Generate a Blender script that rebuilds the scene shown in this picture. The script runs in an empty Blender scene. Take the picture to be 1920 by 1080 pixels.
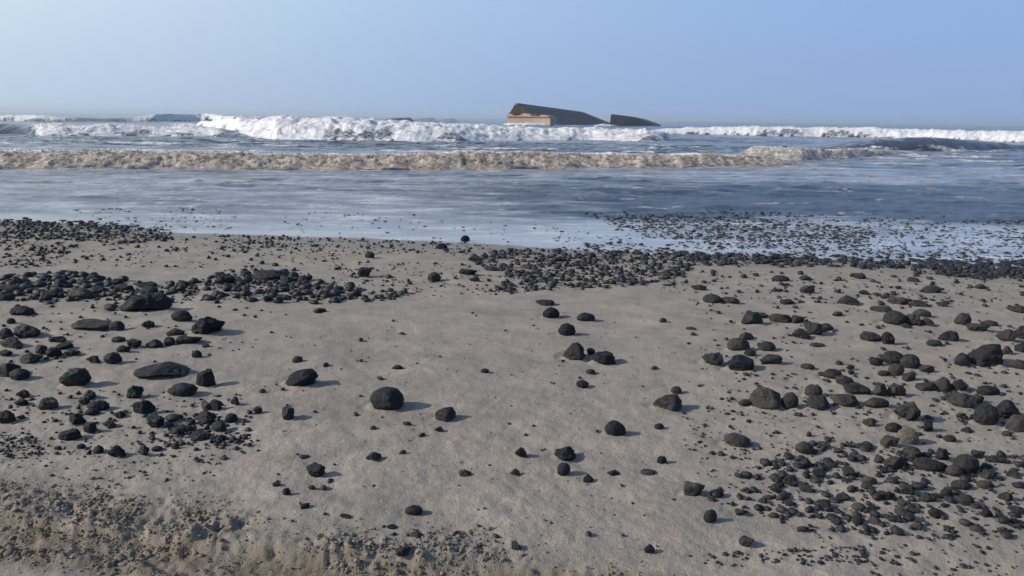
import bpy, bmesh, math, random
import numpy as np
from mathutils import Vector, Matrix, Euler

random.seed(11)
rng = np.random.default_rng(7)
scene = bpy.context.scene
COL = scene.collection

# ------------------------------------------------------------------ camera
FPX = 1397.0                      # focal length in pixels of a 1920 px wide frame
ROLL = math.atan(27 / 1920)
PITCH = math.atan(318 * math.cos(ROLL) / FPX)
CAM = np.array([0.0, 0.0, 1.75])
FWD = np.array([0, math.cos(PITCH), -math.sin(PITCH)])
UPP = np.array([0, math.sin(PITCH), math.cos(PITCH)])
XW = np.array([1.0, 0, 0])
RGT = math.cos(ROLL) * XW + math.sin(ROLL) * UPP
UPV = -math.sin(ROLL) * XW + math.cos(ROLL) * UPP

cam_data = bpy.data.cameras.new('camera')
cam_data.sensor_width = 36.0
cam_data.lens = 36.0 * FPX / 1920
cam_data.clip_start = 0.05
cam_data.clip_end = 60000
cam = bpy.data.objects.new('camera', cam_data)
COL.objects.link(cam)
cam.matrix_world = Matrix(((RGT[0], UPV[0], -FWD[0], CAM[0]),
                           (RGT[1], UPV[1], -FWD[1], CAM[1]),
                           (RGT[2], UPV[2], -FWD[2], CAM[2]),
                           (0, 0, 0, 1)))
scene.camera = cam

# ------------------------------------------------------------------ world, sun, exposure
SUN_EL = math.radians(29)
SUN_AZ = math.radians(-98)        # from +Y, clockwise: to the left, a little behind
world = bpy.data.worlds.new('World')
scene.world = world
world.use_nodes = True
wt = world.node_tree
wt.nodes.clear()
wo = wt.nodes.new('ShaderNodeOutputWorld')
bg = wt.nodes.new('ShaderNodeBackground')
sky = wt.nodes.new('ShaderNodeTexSky')
sky.sky_type = 'NISHITA'
sky.sun_disc = False
sky.sun_elevation = SUN_EL
sky.sun_rotation = SUN_AZ
sky.altitude = 0
sky.air_density = 1.0
sky.dust_density = 1.0
sky.ozone_density = 3.0
bg.inputs['Strength'].default_value = 0.11  # = SKY_K
# low, hazy air: pale towards the sun, blue away from it; the clear sky takes over higher up
SKY_K = 0.11
tc = wt.nodes.new('ShaderNodeTexCoord')
sep = wt.nodes.new('ShaderNodeSeparateXYZ'); wt.links.new(tc.outputs['Generated'], sep.inputs[0])
dot = wt.nodes.new('ShaderNodeVectorMath'); dot.operation = 'DOT_PRODUCT'
wt.links.new(tc.outputs['Generated'], dot.inputs[0])
dot.inputs[1].default_value = (math.cos(SUN_EL) * math.sin(SUN_AZ), math.cos(SUN_EL) * math.cos(SUN_AZ), math.sin(SUN_EL))
def wmath(op, a, b, clamp=False):
    m = wt.nodes.new('ShaderNodeMath'); m.operation = op; m.use_clamp = clamp
    for k, v in enumerate((a, b)):
        if isinstance(v, (int, float)): m.inputs[k].default_value = v
        else: wt.links.new(v, m.inputs[k])
    return m.outputs[0]
def wmix(f, a, b):
    m = wt.nodes.new('ShaderNodeMix'); m.data_type = 'RGBA'
    wt.links.new(f, m.inputs[0])
    for k, v in ((6, a), (7, b)):
        if isinstance(v, tuple): m.inputs[k].default_value = (*[c / SKY_K for c in v], 1)
        else: wt.links.new(v, m.inputs[k])
    return m.outputs[2]
def wrange(v, a, b):
    m = wt.nodes.new('ShaderNodeMapRange'); m.interpolation_type = 'SMOOTHSTEP'
    wt.links.new(v, m.inputs[0]); m.inputs[1].default_value = a; m.inputs[2].default_value = b
    return m.outputs[0]
tow = wmath('POWER', wmath('MULTIPLY', wmath('MAXIMUM', wmath('ADD', dot.outputs['Value'], 0.60), 0.0), 1 / 1.45), 2.0)
low = wmix(tow, (0.260, 0.372, 0.61), (0.70, 0.80, 0.82))
mid = wmix(tow, (0.250, 0.398, 0.67), (0.87, 0.96, 0.92))
air = wmix(wrange(sep.outputs['Z'], 0.0, 0.16), low, mid)
full = wmix(wrange(sep.outputs['Z'], 0.12, 0.55), air, sky.outputs[0])
wt.links.new(full, bg.inputs['Color'])
wt.links.new(bg.outputs[0], wo.inputs['Surface'])

sun_d = bpy.data.lights.new('sun', 'SUN')
sun_d.energy = 3.5
sun_d.angle = math.radians(0.55)
sun_d.color = (1.0, 0.92, 0.82)
sun = bpy.data.objects.new('sun', sun_d)
COL.objects.link(sun)
sd = Vector((math.cos(SUN_EL) * math.sin(SUN_AZ), math.cos(SUN_EL) * math.cos(SUN_AZ), math.sin(SUN_EL)))
sun.rotation_euler = sd.to_track_quat('Z', 'Y').to_euler()
sun.location = (-20, 0, 20)

vs = scene.view_settings
vs.view_transform = 'Standard'
vs.look = 'None'
vs.exposure = 0.17
vs.gamma = 1.0
vs.use_curve_mapping = False
scene.cycles.max_bounces = 6
scene.cycles.use_denoising = True

# ------------------------------------------------------------------ noise
def _hash(ix, iy, seed):
    h = (ix.astype(np.int64) * 374761393 + iy.astype(np.int64) * 668265263 + seed * 1274126177) & 0xFFFFFFFF
    h = ((h ^ (h >> 13)) * 1103515245) & 0xFFFFFFFF
    h = ((h ^ (h >> 16)) * 2246822519) & 0xFFFFFFFF
    return (h ^ (h >> 15)) & 0xFFFF

def perlin(x, y, seed=0):
    x0 = np.floor(x); y0 = np.floor(y)
    fx = x - x0; fy = y - y0
    ux = fx * fx * fx * (fx * (fx * 6 - 15) + 10)
    uy = fy * fy * fy * (fy * (fy * 6 - 15) + 10)
    def g(dx, dy):
        a = _hash(x0 + dx, y0 + dy, seed) * (2 * math.pi / 65536)
        return np.cos(a) * (fx - dx) + np.sin(a) * (fy - dy)
    a = g(0, 0); b = g(1, 0); c = g(0, 1); d = g(1, 1)
    return ((a + (b - a) * ux) + ((c + (d - c) * ux) - (a + (b - a) * ux)) * uy) * 1.5

def fbm(x, y, octv=4, seed=0, gain=0.5, lac=2.03):
    r = np.zeros_like(x); amp = 1.0
    for i in range(octv):
        r += amp * perlin(x, y, seed + i * 17)
        x = x * lac + 3.7; y = y * lac - 1.9; amp *= gain
    return r

def ridged(x, y, octv=4, seed=0):
    r = np.zeros_like(x); amp = 0.6
    for i in range(octv):
        r += amp * (1 - 2 * np.abs(perlin(x, y, seed + i * 13)))
        x = x * 2.1 + 5.1; y = y * 2.1 + 1.3; amp *= 0.5
    return r

def sstep(a, b, t):
    t = np.clip((t - a) / (b - a), 0, 1)
    return t * t * (3 - 2 * t)

# ------------------------------------------------------------------ where a line of sight meets a level plane
def ray(px, py):
    px = np.asarray(px, float); py = np.asarray(py, float)
    a = (px - 960) / FPX; b = (540 - py) / FPX
    return (FWD[0] + a * RGT[0] + b * UPV[0], FWD[1] + a * RGT[1] + b * UPV[1], FWD[2] + a * RGT[2] + b * UPV[2])

def on_plane(px, py, z=0.0):
    dx, dy, dz = ray(px, py)
    t = (z - CAM[2]) / dz
    return dx * t, dy * t, t

# shoreline, from left to right
SHORE_PX = [(-500, 396), (-200, 402), (0, 414), (120, 418), (240, 428), (330, 437), (480, 440), (640, 446), (760, 450),
            (900, 457), (1000, 463), (1100, 470), (1210, 476), (1300, 476), (1440, 480), (1560, 486), (1700, 494),
            (1850, 503), (1930, 506), (2100, 514), (2400, 528)]
_sx, _sy, _ = on_plane([p[0] for p in SHORE_PX], [p[1] for p in SHORE_PX], 0.0)
def shore_y(x):
    return np.interp(x, _sx, _sy) + 0.05 * perlin(x * 1.1, x * 0 + 4.2, 91) + 0.02 * perlin(x * 4.3, x * 0 + 1.2, 92)

# ------------------------------------------------------------------ beach relief
def world_line(pts, z=0.2):
    x, y, _ = on_plane([p[0] for p in pts], [p[1] for p in pts], z)
    return np.stack([x, y], 1)

def line_dist(x, y, P):
    """signed distance to a polyline (positive on the far side) """
    best = np.full(x.shape, 1e9); sgn = np.zeros(x.shape); 
    for i in range(len(P) - 1):
        ax, ay = P[i]; bx, by = P[i + 1]
        dx, dy = bx - ax, by - ay
        t = np.clip(((x - ax) * dx + (y - ay) * dy) / (dx * dx + dy * dy), 0, 1)
        qx = x - ax - t * dx; qy = y - ay - t * dy
        d = np.hypot(qx, qy)
        m = d < best
        best = np.where(m, d, best)
        sgn = np.where(m, np.sign(dx * qy - dy * qx), sgn)
    return best * sgn

TRACK = world_line([(-700, 915), (-300, 950), (0, 985), (150, 1000), (300, 1019), (450, 1038), (700, 1056), (950, 1076), (1250, 1102), (1600, 1150), (2300, 1230)])
CHURN = world_line([(-500, 900), (-100, 915), (100, 932), (250, 958), (400, 972)])
CHURN2 = world_line([(620, 1005), (760, 1030), (930, 1015)])
SPUR = world_line([(335, 1002), (368, 984), (425, 968)])
LOWRIM = world_line([(-300, 985), (0, 1008), (90, 1020), (240, 1034), (310, 1075), (340, 1120)])

def churned(x, y):
    """the wheel track with its rough floor and thrown-up rims"""
    d = line_dist(x, y, TRACK)
    dd = d + 0.03 * perlin(x * 3.3, y * 3.3, 31)
    rough = fbm(x * 26, y * 26, 4, 41, 0.65)
    lump = np.maximum(0, ridged(x * 19, y * 19, 3, 43)) * sstep(-0.25, 0.45, perlin(x * 5, y * 5, 44))
    fade = sstep(1.2, -0.4, x)
    edge = dd + 0.018 * perlin(x * 12, y * 12, 57) + 0.008 * perlin(x * 30, y * 30, 58)
    ins = sstep(-0.20, -0.05, dd) * sstep(0.105, 0.080, edge)
    z = -0.036 * ins * (0.55 + 0.45 * fade) + ins * 0.0060 * rough
    rim = np.exp(-((edge - 0.135) / 0.04) ** 2) * (0.3 + 0.7 * fade)
    z = z + rim * (0.006 + 0.008 * lump + 0.005 * rough)
    c = np.exp(-(line_dist(x, y, CHURN) / 0.13) ** 2)
    z = z + c * (0.011 * lump + 0.011 * rough + 0.014 * perlin(x * 6, y * 6, 52) - 0.004)
    c = np.exp(-(line_dist(x, y, CHURN2) / 0.10) ** 2)
    z = z + c * (0.016 * lump - 0.003 + 0.008 * rough)
    d = line_dist(x, y, SPUR)
    z = z + 0.026 * np.exp(-(d / 0.03) ** 2) * (0.7 + 0.4 * lump) - 0.012 * np.exp(-((d + 0.06) / 0.03) ** 2)
    d = line_dist(x, y, LOWRIM) + 0.02 * perlin(x * 7, y * 7, 53)
    z = z + np.exp(-(d / 0.032) ** 2) * (0.010 + 0.026 * lump + 0.006 * rough)
    z = z - 0.016 * sstep(-0.03, -0.10, d) * sstep(-1.0, -0.6, d)
    return z

def damp(x, y):
    r = np.zeros_like(x)
    m = y < 4.4
    xx = x[m]; yy = y[m]
    w = 0.06 * perlin(xx * 4, yy * 4, 55)
    a = sstep(0.17, 0.09, np.abs(line_dist(xx, yy, TRACK) + w * 0.5 + 0.03))
    b = 0.6 * np.exp(-((line_dist(xx, yy, CHURN) + w) / 0.17) ** 2)
    r[m] = np.clip(np.maximum(a, b) * (0.75 + 0.5 * perlin(xx * 9, yy * 9, 56)), 0, 1)
    return r

def terrain(x, y):
    z = 0.021 * (shore_y(x) - y)
    z = np.where(z < 0, z * 1.5, z)
    z = np.maximum(z, -0.6)
    dry = sstep(0.0, 0.05, z)
    z = z + dry * (0.012 * fbm(x * 0.9, y * 1.3, 3, 5) + 0.009 * fbm(x * 2.6 + y, y * 3.6, 3, 15))
    near = sstep(7.5, 3.0, y)
    z = z + dry * near * 0.0045 * fbm(x * 11 + y * 3, y * 14, 3, 25)
    z = z + dry * 0.0022 * fbm(x * 24 + y * 5, y * 27, 2, 27)
    m = y < 4.4
    if m.any():
        z = z.copy()
        z[m] += churned(x[m], y[m])
    return z

def ground_hit(px, py, lift=0.0):
    px = np.atleast_1d(np.asarray(px, float)); py = np.atleast_1d(np.asarray(py, float))
    z = np.full(px.shape, 0.05)
    for _ in range(7):
        x, y, t = on_plane(px, py, z)
        z = 0.4 * z + 0.6 * (np.maximum(terrain(x, y), 0.0) + lift)
    x, y, t = on_plane(px, py, z)
    return x, y, z, t

def grid_mesh(name, X, Y, Z, attrs=None):
    nr, nc = X.shape
    me = bpy.data.meshes.new(name)
    co = np.stack([X, Y, Z], -1).reshape(-1, 3).astype(np.float32)
    idx = np.arange(nr * nc).reshape(nr, nc)
    q = np.stack([idx[:-1, :-1], idx[:-1, 1:], idx[1:, 1:], idx[1:, :-1]], -1).reshape(-1, 4).astype(np.int32)
    me.vertices.add(len(co)); me.vertices.foreach_set('co', co.ravel())
    me.loops.add(q.size); me.loops.foreach_set('vertex_index', q.ravel())
    me.polygons.add(len(q))
    me.polygons.foreach_set('loop_start', np.arange(0, q.size, 4, dtype=np.int32))
    me.polygons.foreach_set('use_smooth', np.ones(len(q), bool))
    me.update(calc_edges=True)
    for k, v in (attrs or {}).items():
        a = me.attributes.new(k, 'FLOAT', 'POINT')
        a.data.foreach_set('value', v.astype(np.float32).ravel())
    return me

def link(name, me, mat=None, parent=None, **props):
    o = bpy.data.objects.new(name, me)
    COL.objects.link(o)
    if mat is not None and me is not None and not me.materials:
        me.materials.append(mat)
    if parent is not None:
        o.parent = parent
    for k, v in props.items():
        o[k] = v
    return o

# ------------------------------------------------------------------ material helpers
class NT:
    def __init__(self, name):
        self.m = bpy.data.materials.new(name); self.m.use_nodes = True
        self.t = self.m.node_tree; self.t.nodes.clear()
        self.out = self.n('ShaderNodeOutputMaterial')
        self.b = self.n('ShaderNodeBsdfPrincipled')
        self.l(self.b.outputs[0], self.out.inputs['Surface'])
    def n(self, typ, **kw):
        x = self.t.nodes.new(typ)
        for k, v in kw.items(): setattr(x, k, v)
        return x
    def l(self, a, b): self.t.links.new(a, b)
    def val(self, sock, v):
        if hasattr(v, 'is_linked') or hasattr(v, 'links'): self.l(v, sock)
        else: sock.default_value = v
    def pos(self): return self.n('ShaderNodeNewGeometry').outputs['Position']
    def obj(self): return self.n('ShaderNodeTexCoord').outputs['Object']
    def scale(self, vec, s):
        m = self.n('ShaderNodeMapping'); self.l(vec, m.inputs['Vector']); m.inputs['Scale'].default_value = s
        return m.outputs[0]
    def noise(self, vec, scale, detail=4, rough=0.55):
        x = self.n('ShaderNodeTexNoise'); self.l(vec, x.inputs['Vector'])
        x.inputs['Scale'].default_value = scale; x.inputs['Detail'].default_value = detail; x.inputs['Roughness'].default_value = rough
        return x.outputs['Fac']
    def ramp(self, fac, stops):
        r = self.n('ShaderNodeValToRGB'); self.l(fac, r.inputs[0])
        e = r.color_ramp.elements
        while len(e) < len(stops): e.new(0.5)
        for i, (p, c) in enumerate(stops):
            e[i].position = p
            e[i].color = (c, c, c, 1) if not isinstance(c, tuple) else (*c, 1)
        return r.outputs[0]
    def mix(self, fac, a, b):
        x = self.n('ShaderNodeMix', data_type='RGBA')
        self.val(x.inputs[0], fac)
        for s, v in ((x.inputs[6], a), (x.inputs[7], b)):
            if isinstance(v, tuple): s.default_value = (*v, 1)
            else: self.l(v, s)
        return x.outputs[2]
    def math(self, op, a, b=0.0, c=None, clamp=False):
        x = self.n('ShaderNodeMath', operation=op); x.use_clamp = clamp
        self.val(x.inputs[0], a); self.val(x.inputs[1], b)
        if c is not None: self.val(x.inputs[2], c)
        return x.outputs[0]
    def maprange(self, v, a, b, c=0.0, d=1.0):
        x = self.n('ShaderNodeMapRange'); x.interpolation_type = 'SMOOTHSTEP'
        self.l(v, x.inputs[0])
        for i, k in enumerate((a, b, c, d)): x.inputs[i + 1].default_value = k
        return x.outputs[0]
    def attr(self, name): return self.n('ShaderNodeAttribute', attribute_name=name).outputs['Fac']
    def bump(self, h, strength, dist, nrm=None):
        b = self.n('ShaderNodeBump'); self.l(h, b.inputs['Height'])
        b.inputs['Strength'].default_value = strength; b.inputs['Distance'].default_value = dist
        if nrm is not None: self.l(nrm, b.inputs['Normal'])
        return b.outputs[0]
    def set(self, **kw):
        names = dict(color='Base Color', rough='Roughness', normal='Normal', ior='IOR', spec='Specular IOR Level', metal='Metallic')
        for k, v in kw.items():
            s = self.b.inputs[names[k]]
            if isinstance(v, tuple): s.default_value = (*v, 1)
            else: self.val(s, v)
        return self.m

def sand_material():
    t = NT('sand')
    p = t.pos()
    big = t.noise(p, 0.9, 4, 0.6)
    mid = t.noise(p, 5.0, 5, 0.65)
    grain = t.noise(p, 170, 2, 0.7)
    c = t.mix(t.ramp(big, [(0.32, 0.0), (0.68, 1.0)]), (0.350, 0.316, 0.262), (0.430, 0.370, 0.312))
    c = t.mix(t.ramp(mid, [(0.35, 0.0), (0.65, 0.75)]), c, (0.272, 0.246, 0.212))
    c = t.mix(t.ramp(grain, [(0.36, 0.45), (0.52, 0.0)]), c, (0.17, 0.15, 0.135))
    c = t.mix(t.ramp(grain, [(0.60, 0.0), (0.74, 0.5)]), c, (0.50, 0.45, 0.39))
    c = t.mix(t.ramp(t.noise(t.scale(p, (0.7, 1.3, 1.0)), 1.9, 5, 0.62), [(0.48, 0.0), (0.66, 0.5)]), c, (0.225, 0.205, 0.178))
    # coal dust lying on the sand
    dust = t.ramp(t.noise(p, 38, 3, 0.7), [(0.66, 0.0), (0.74, 0.75)])
    c = t.mix(t.math('MULTIPLY', dust, t.ramp(t.noise(p, 1.6, 3), [(0.42, 0.0), (0.66, 1.0)])), c, (0.06, 0.055, 0.052))
    c = t.mix(t.math('MULTIPLY', t.attr('damp'), 0.95), c, t.mix(grain, (0.135, 0.108, 0.075), (0.245, 0.203, 0.148)))
    wet = t.attr('wet')
    cw = t.mix(0.45, c, (0.10, 0.092, 0.085))
    c = t.mix(wet, c, cw)
    r = t.math('MULTIPLY_ADD', wet, -0.68, 0.95)
    n = t.bump(grain, 0.8, 0.005)
    n = t.bump(t.noise(p, 45, 4, 0.65), 0.7, 0.010, n)
    return t.set(color=c, rough=r, normal=n, spec=0.3)

def coal_material(name, dusty):
    t = NT(name)
    o = t.obj()
    rnd = t.n('ShaderNodeObjectInfo').outputs['Random']
    p = t.pos()
    a = t.noise(p, 26, 5, 0.65)
    f = t.noise(p, 150, 3, 0.7)
    dark = t.mix(rnd, *(((0.006, 0.008, 0.013), (0.013, 0.015, 0.020)) if not dusty else ((0.013, 0.013, 0.016), (0.026, 0.026, 0.028))))
    lite = t.mix(rnd, *(((0.015, 0.018, 0.023), (0.036, 0.037, 0.040)) if not dusty else ((0.035, 0.035, 0.037), (0.070, 0.067, 0.066))))
    c = t.mix(t.ramp(a, [(0.38, 0.0), (0.68, 0.9)]), dark, lite)
    r2 = t.math('FRACT', t.math('MULTIPLY', rnd, 17.3))
    c = t.mix(t.math('MULTIPLY', t.maprange(r2, 0.75 if not dusty else 0.35, 1.0), t.ramp(t.noise(p, 14, 4, 0.7), [(0.35, 0.2), (0.65, 0.85)])), c, (0.070, 0.062, 0.056))
    # sand and dust settled in the hollows of the upper sides
    up = t.n('ShaderNodeSeparateXYZ'); t.l(t.n('ShaderNodeNewGeometry').outputs['Normal'], up.inputs[0])
    du = t.math('MULTIPLY', t.maprange(up.outputs['Z'], 0.35, 0.95), t.ramp(t.noise(p, 34, 5, 0.75), [(0.53, 0.0), (0.66, 0.42)]))
    c = t.mix(t.math('MULTIPLY', du, t.maprange(t.math('FRACT', t.math('MULTIPLY', rnd, 5.7)), 0.35, 1.0)), c, (0.22, 0.195, 0.165))
    c = t.mix(t.ramp(f, [(0.62, 0.0), (0.76, 0.35)]), c, (0.16, 0.14, 0.12))
    r = t.ramp(a, [(0.3, 0.50), (0.7, 0.85)])
    n = t.bump(a, 0.7, 0.02)
    n = t.bump(f, 0.5, 0.004, n)
    return t.set(color=c, rough=r, normal=n, spec=0.22 if not dusty else 0.15)

def fragment_material():
    t = NT('coal_fragments')
    p = t.pos()
    a = t.noise(p, 9, 3, 0.7)
    c = t.mix(t.ramp(a, [(0.35, 0.0), (0.7, 1.0)]), (0.010, 0.012, 0.016), (0.046, 0.043, 0.042))
    n = t.bump(t.noise(p, 120, 3, 0.7), 0.6, 0.006)
    return t.set(color=c, rough=0.5, normal=n, spec=0.3)

def sea_material():
    t = NT('sea_water')
    p = t.pos()
    F = t.attr('foam'); B = t.attr('brown'); K = t.attr('milk')
    fine = t.noise(p, 3.2, 6, 0.7)
    water = t.mix(K, (0.036, 0.049, 0.076), (0.37, 0.40, 0.44))
    streak = t.noise(t.scale(p, (0.5, 1.1, 1.0)), 1.7, 6, 0.68)
    water = t.mix(t.math('MULTIPLY', t.attr('beige'), 0.8), water, (0.40, 0.385, 0.36))
    lace = t.math('MULTIPLY', t.ramp(streak, [(0.48, 0.0), (0.64, 0.95)]), K)
    c = t.mix(lace, water, (0.60, 0.63, 0.66))
    fm = t.math('MULTIPLY_ADD', t.math('SUBTRACT', fine, 0.5), 1.3, F)
    fm = t.maprange(fm, 0.30, 0.72)
    fm = t.math('MULTIPLY', fm, t.maprange(F, 0.02, 0.12))
    brown = t.mix(t.ramp(t.noise(p, 2.2, 5, 0.7), [(0.36, 0.0), (0.62, 1.0)]), (0.25, 0.205, 0.165), (0.68, 0.60, 0.51))
    G = t.attr('hollow_shade')  # shade between foam clumps, painted into the colour
    white = t.mix(t.ramp(t.noise(p, 1.3, 5, 0.7), [(0.3, 0.0), (0.6, 1.0)]), (0.74, 0.735, 0.72), (0.92, 0.92, 0.92))
    white = t.mix(t.math('MULTIPLY', G, 0.6), white, (0.54, 0.55, 0.56))
    brown = t.mix(t.math('MULTIPLY', G, 0.75), brown, (0.13, 0.105, 0.085))
    fc = t.mix(B, white, brown)
    c = t.mix(fm, c, fc)
    r = t.math('MULTIPLY_ADD', fm, 0.75, 0.14)
    r = t.math('MULTIPLY_ADD', lace, 0.3, r, clamp=True)
    rip = t.noise(t.scale(p, (0.55, 1.2, 1.0)), 3.5, 6, 0.66)
    n = t.bump(t.math('MULTIPLY', rip, t.attr('chop')), 0.9, 0.10)
    n = t.bump(t.math('MULTIPLY', fine, fm), 0.8, 0.10, n)
    return t.set(color=c, rough=r, normal=n, ior=1.33, spec=0.5)

M_SAND = sand_material()
M_COAL = coal_material('coal', False)
M_DUSTY = coal_material('dusty_coal', True)
M_FRAG = fragment_material()
def clod_material():
    t = NT('damp_sand_clods')
    p = t.pos()
    g = t.noise(p, 170, 2, 0.7)
    c = t.mix(t.ramp(t.noise(p, 9, 4, 0.65), [(0.35, 0.0), (0.65, 1.0)]), (0.155, 0.130, 0.098), (0.285, 0.250, 0.205))
    c = t.mix(t.ramp(g, [(0.36, 0.5), (0.52, 0.0)]), c, (0.10, 0.09, 0.08))
    return t.set(color=c, rough=0.93, normal=t.bump(g, 0.8, 0.004), spec=0.25)
M_CLOD = clod_material()
M_SEA = sea_material()

# ------------------------------------------------------------------ the beach
def build_beach():
    ys = np.geomspace(1.25, 13.5, 425)
    us = np.concatenate([np.linspace(-2.4, -0.92, 70)[:-1], np.linspace(-0.92, 0.92, 650), np.linspace(0.92, 2.4, 70)[1:]])
    Y, U = np.meshgrid(ys, us, indexing='ij')
    X = U * (Y + 0.8)
    Z = terrain(X, Y) - 0.13 * sstep(1.7, 2.4, np.abs(U))
    # scour round the lumps and sand drifted against their sides
    for L in lumps:
        x0, y0, _ = L['o'].location; a, b, c = L['o'].scale
        if a < 0.018: continue
        r0 = np.searchsorted(ys, y0 - 3.2 * b); r1 = np.searchsorted(ys, y0 + 3.2 * b)
        c0 = max(0, np.searchsorted(us, (x0 - 3.2 * a) / (y0 + 0.8)) - 2); c1 = np.searchsorted(us, (x0 + 3.2 * a) / (y0 + 0.8)) + 2
        sl = np.s_[r0:r1, c0:c1]
        dx = (X[sl] - x0) / a; dy = (Y[sl] - y0) / b; d = np.hypot(dx, dy)
        k = 0.5 + 0.5 * perlin(X[sl] * 9, Y[sl] * 9, 140)
        Z[sl] += c * (0.16 * np.exp(-((d - 0.95) / 0.22) ** 2) * k - 0.13 * np.exp(-((d - 1.45) / 0.28) ** 2) * (0.5 + 0.5 * np.tanh(dy)) - 0.07 * np.exp(-((d - 1.3) / 0.2) ** 2))
    sh = shore_y(X)
    dist = sh - Y
    wet = sstep(0.55, 0.05, dist + 0.35 * perlin(X * 0.8, Y * 1.5, 61) + 0.1 * perlin(X * 4, Y * 6, 62))
    wet = np.maximum(wet, 0.35 * sstep(1.9, 0.6, dist + 0.5 * perlin(X * 0.5, Y * 0.9, 63)))
    link('sand', grid_mesh('sand', X, Y, Z, dict(wet=wet, damp=damp(X, Y))), M_SAND, kind='structure')
    # the rest of the beach and the sea bed around it, lower than the modelled part
    xs = np.concatenate([-np.geomspace(3600, 1, 40), [0], np.geomspace(1, 3600, 40)])
    yy = np.concatenate([-np.geomspace(1500, 0.5, 30), [0], np.geomspace(0.5, 3300, 50)])
    Yb, Xb = np.meshgrid(yy, xs, indexing='ij')
    zb = 0.021 * (shore_y(Xb) - Yb)
    zb = np.where(zb < 0, np.maximum(zb * 1.5, -3.0), np.minimum(zb, 1.2)) - 0.11
    link('beach_ground', grid_mesh('beach_ground', Xb, Yb, zb, dict(wet=np.zeros_like(zb), damp=np.zeros_like(zb))), M_SAND, kind='structure')

# ------------------------------------------------------------------ the sea
# each wave: (x, y of its foot, y of its crest, how much of it is foam), seen from the beach
WAVES = [
    dict(back=5.0, face=1.5, brown=1.0, pts=[(-900, 314, 282, 1), (-200, 316, 284, 1), (0, 316, 284, 1), (300, 317, 284, 1), (640, 319, 287, 1), (900, 318, 284, 1),
          (1100, 316, 286, 1), (1300, 314, 289, 1), (1420, 311, 291, 1), (1470, 309, 297, .8), (1520, 307, 305, 0), (1560, 307, 307, 0)]),
    dict(back=4.5, face=1.6, brown=0.75, pts=[(1330, 300, 300, 0), (1385, 300, 289, 0), (1408, 301, 274, .9), (1500, 303, 276, 1), (1590, 298, 277, .95), (1650, 293, 281, .7), (1700, 290, 287, 0), (1740, 290, 290, 0)]),
    dict(back=9.0, face=2.6, brown=0.0, pts=[(1480, 277, 277, 0), (1560, 279, 270, 0.25), (1640, 282, 262, 0.05), (1730, 283, 257, 0), (1800, 283, 261, 0), (1920, 282, 268, 0), (2300, 286, 270, 0.3), (2700, 290, 272, .6)]),
    dict(back=8.0, face=3.6, brown=0.06, pts=[(-900, 248, 232, 1), (-120, 251, 233, .3), (0, 252, 233, 0), (45, 253, 234, .05), (80, 255, 232, .9), (250, 256, 234, 1), (390, 256, 237, .9), (450, 260, 247, 0), (520, 262, 258, 0), (560, 262, 262, 0)]),
    dict(back=13.0, face=5.5, brown=0.04, pts=[(290, 236, 236, 0), (330, 237, 231, .7), (370, 241, 226, .9), (410, 249, 223, 1), (450, 258, 221, 1), (520, 262, 221, 1), (600, 264, 222, 1), (760, 266, 225, 1), (860, 266, 229, 1), (930, 265, 234, 1), (985, 264, 240, 1),
          (1110, 263, 240, 1), (1200, 266, 243, 1), (1238, 265, 247, .9), (1255, 264, 253, 0), (1310, 265, 254, .05), (1400, 266, 257, .3), (1500, 268, 262, .2), (1560, 270, 268, 0), (1600, 270, 270, 0)]),
    dict(back=14.0, face=4.5, brown=0.02, pts=[(1180, 252, 252, 0), (1240, 252, 242, .8), (1340, 253, 237, 1), (1420, 255, 237, 1), (1560, 257, 239, 1), (1700, 260, 242, 1), (1800, 264, 244, 1), (1920, 268, 246, 1), (2300, 276, 250, 1), (2700, 284, 254, 1)]),
    dict(back=14.0, face=4.0, brown=0.0, pts=[(-900, 222, 202, .8), (-100, 226, 214, .9), (0, 227, 215, .8), (60, 228, 215, .9), (140, 229, 219, .5), (200, 229, 222, .2), (250, 229, 220, .6), (290, 229, 215, .8), (330, 228, 212.5, .95), (380, 228, 213, .95), (450, 230, 217, .8), (560, 231, 222, .3), (700, 232, 223, 0), (780, 231, 220, 0), (820, 231, 219, 0), (850, 231, 221.5, 0), (880, 231, 227, 0), (920, 231, 231, 0)]),
    dict(back=10.0, face=4.0, brown=0.0, pts=[(930, 235, 235, 0), (955, 235.5, 229.8, 1), (1000, 236, 230.5, 1), (1032, 236, 231, 1), (1060, 236.5, 234.5, .5), (1110, 237, 235, .4), (1132, 237, 231.5, 1), (1142, 237, 233, 1), (1160, 238, 236, 0.2), (1230, 239, 237.5, 0.2), (1250, 239, 239, 0)]),
]

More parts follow.
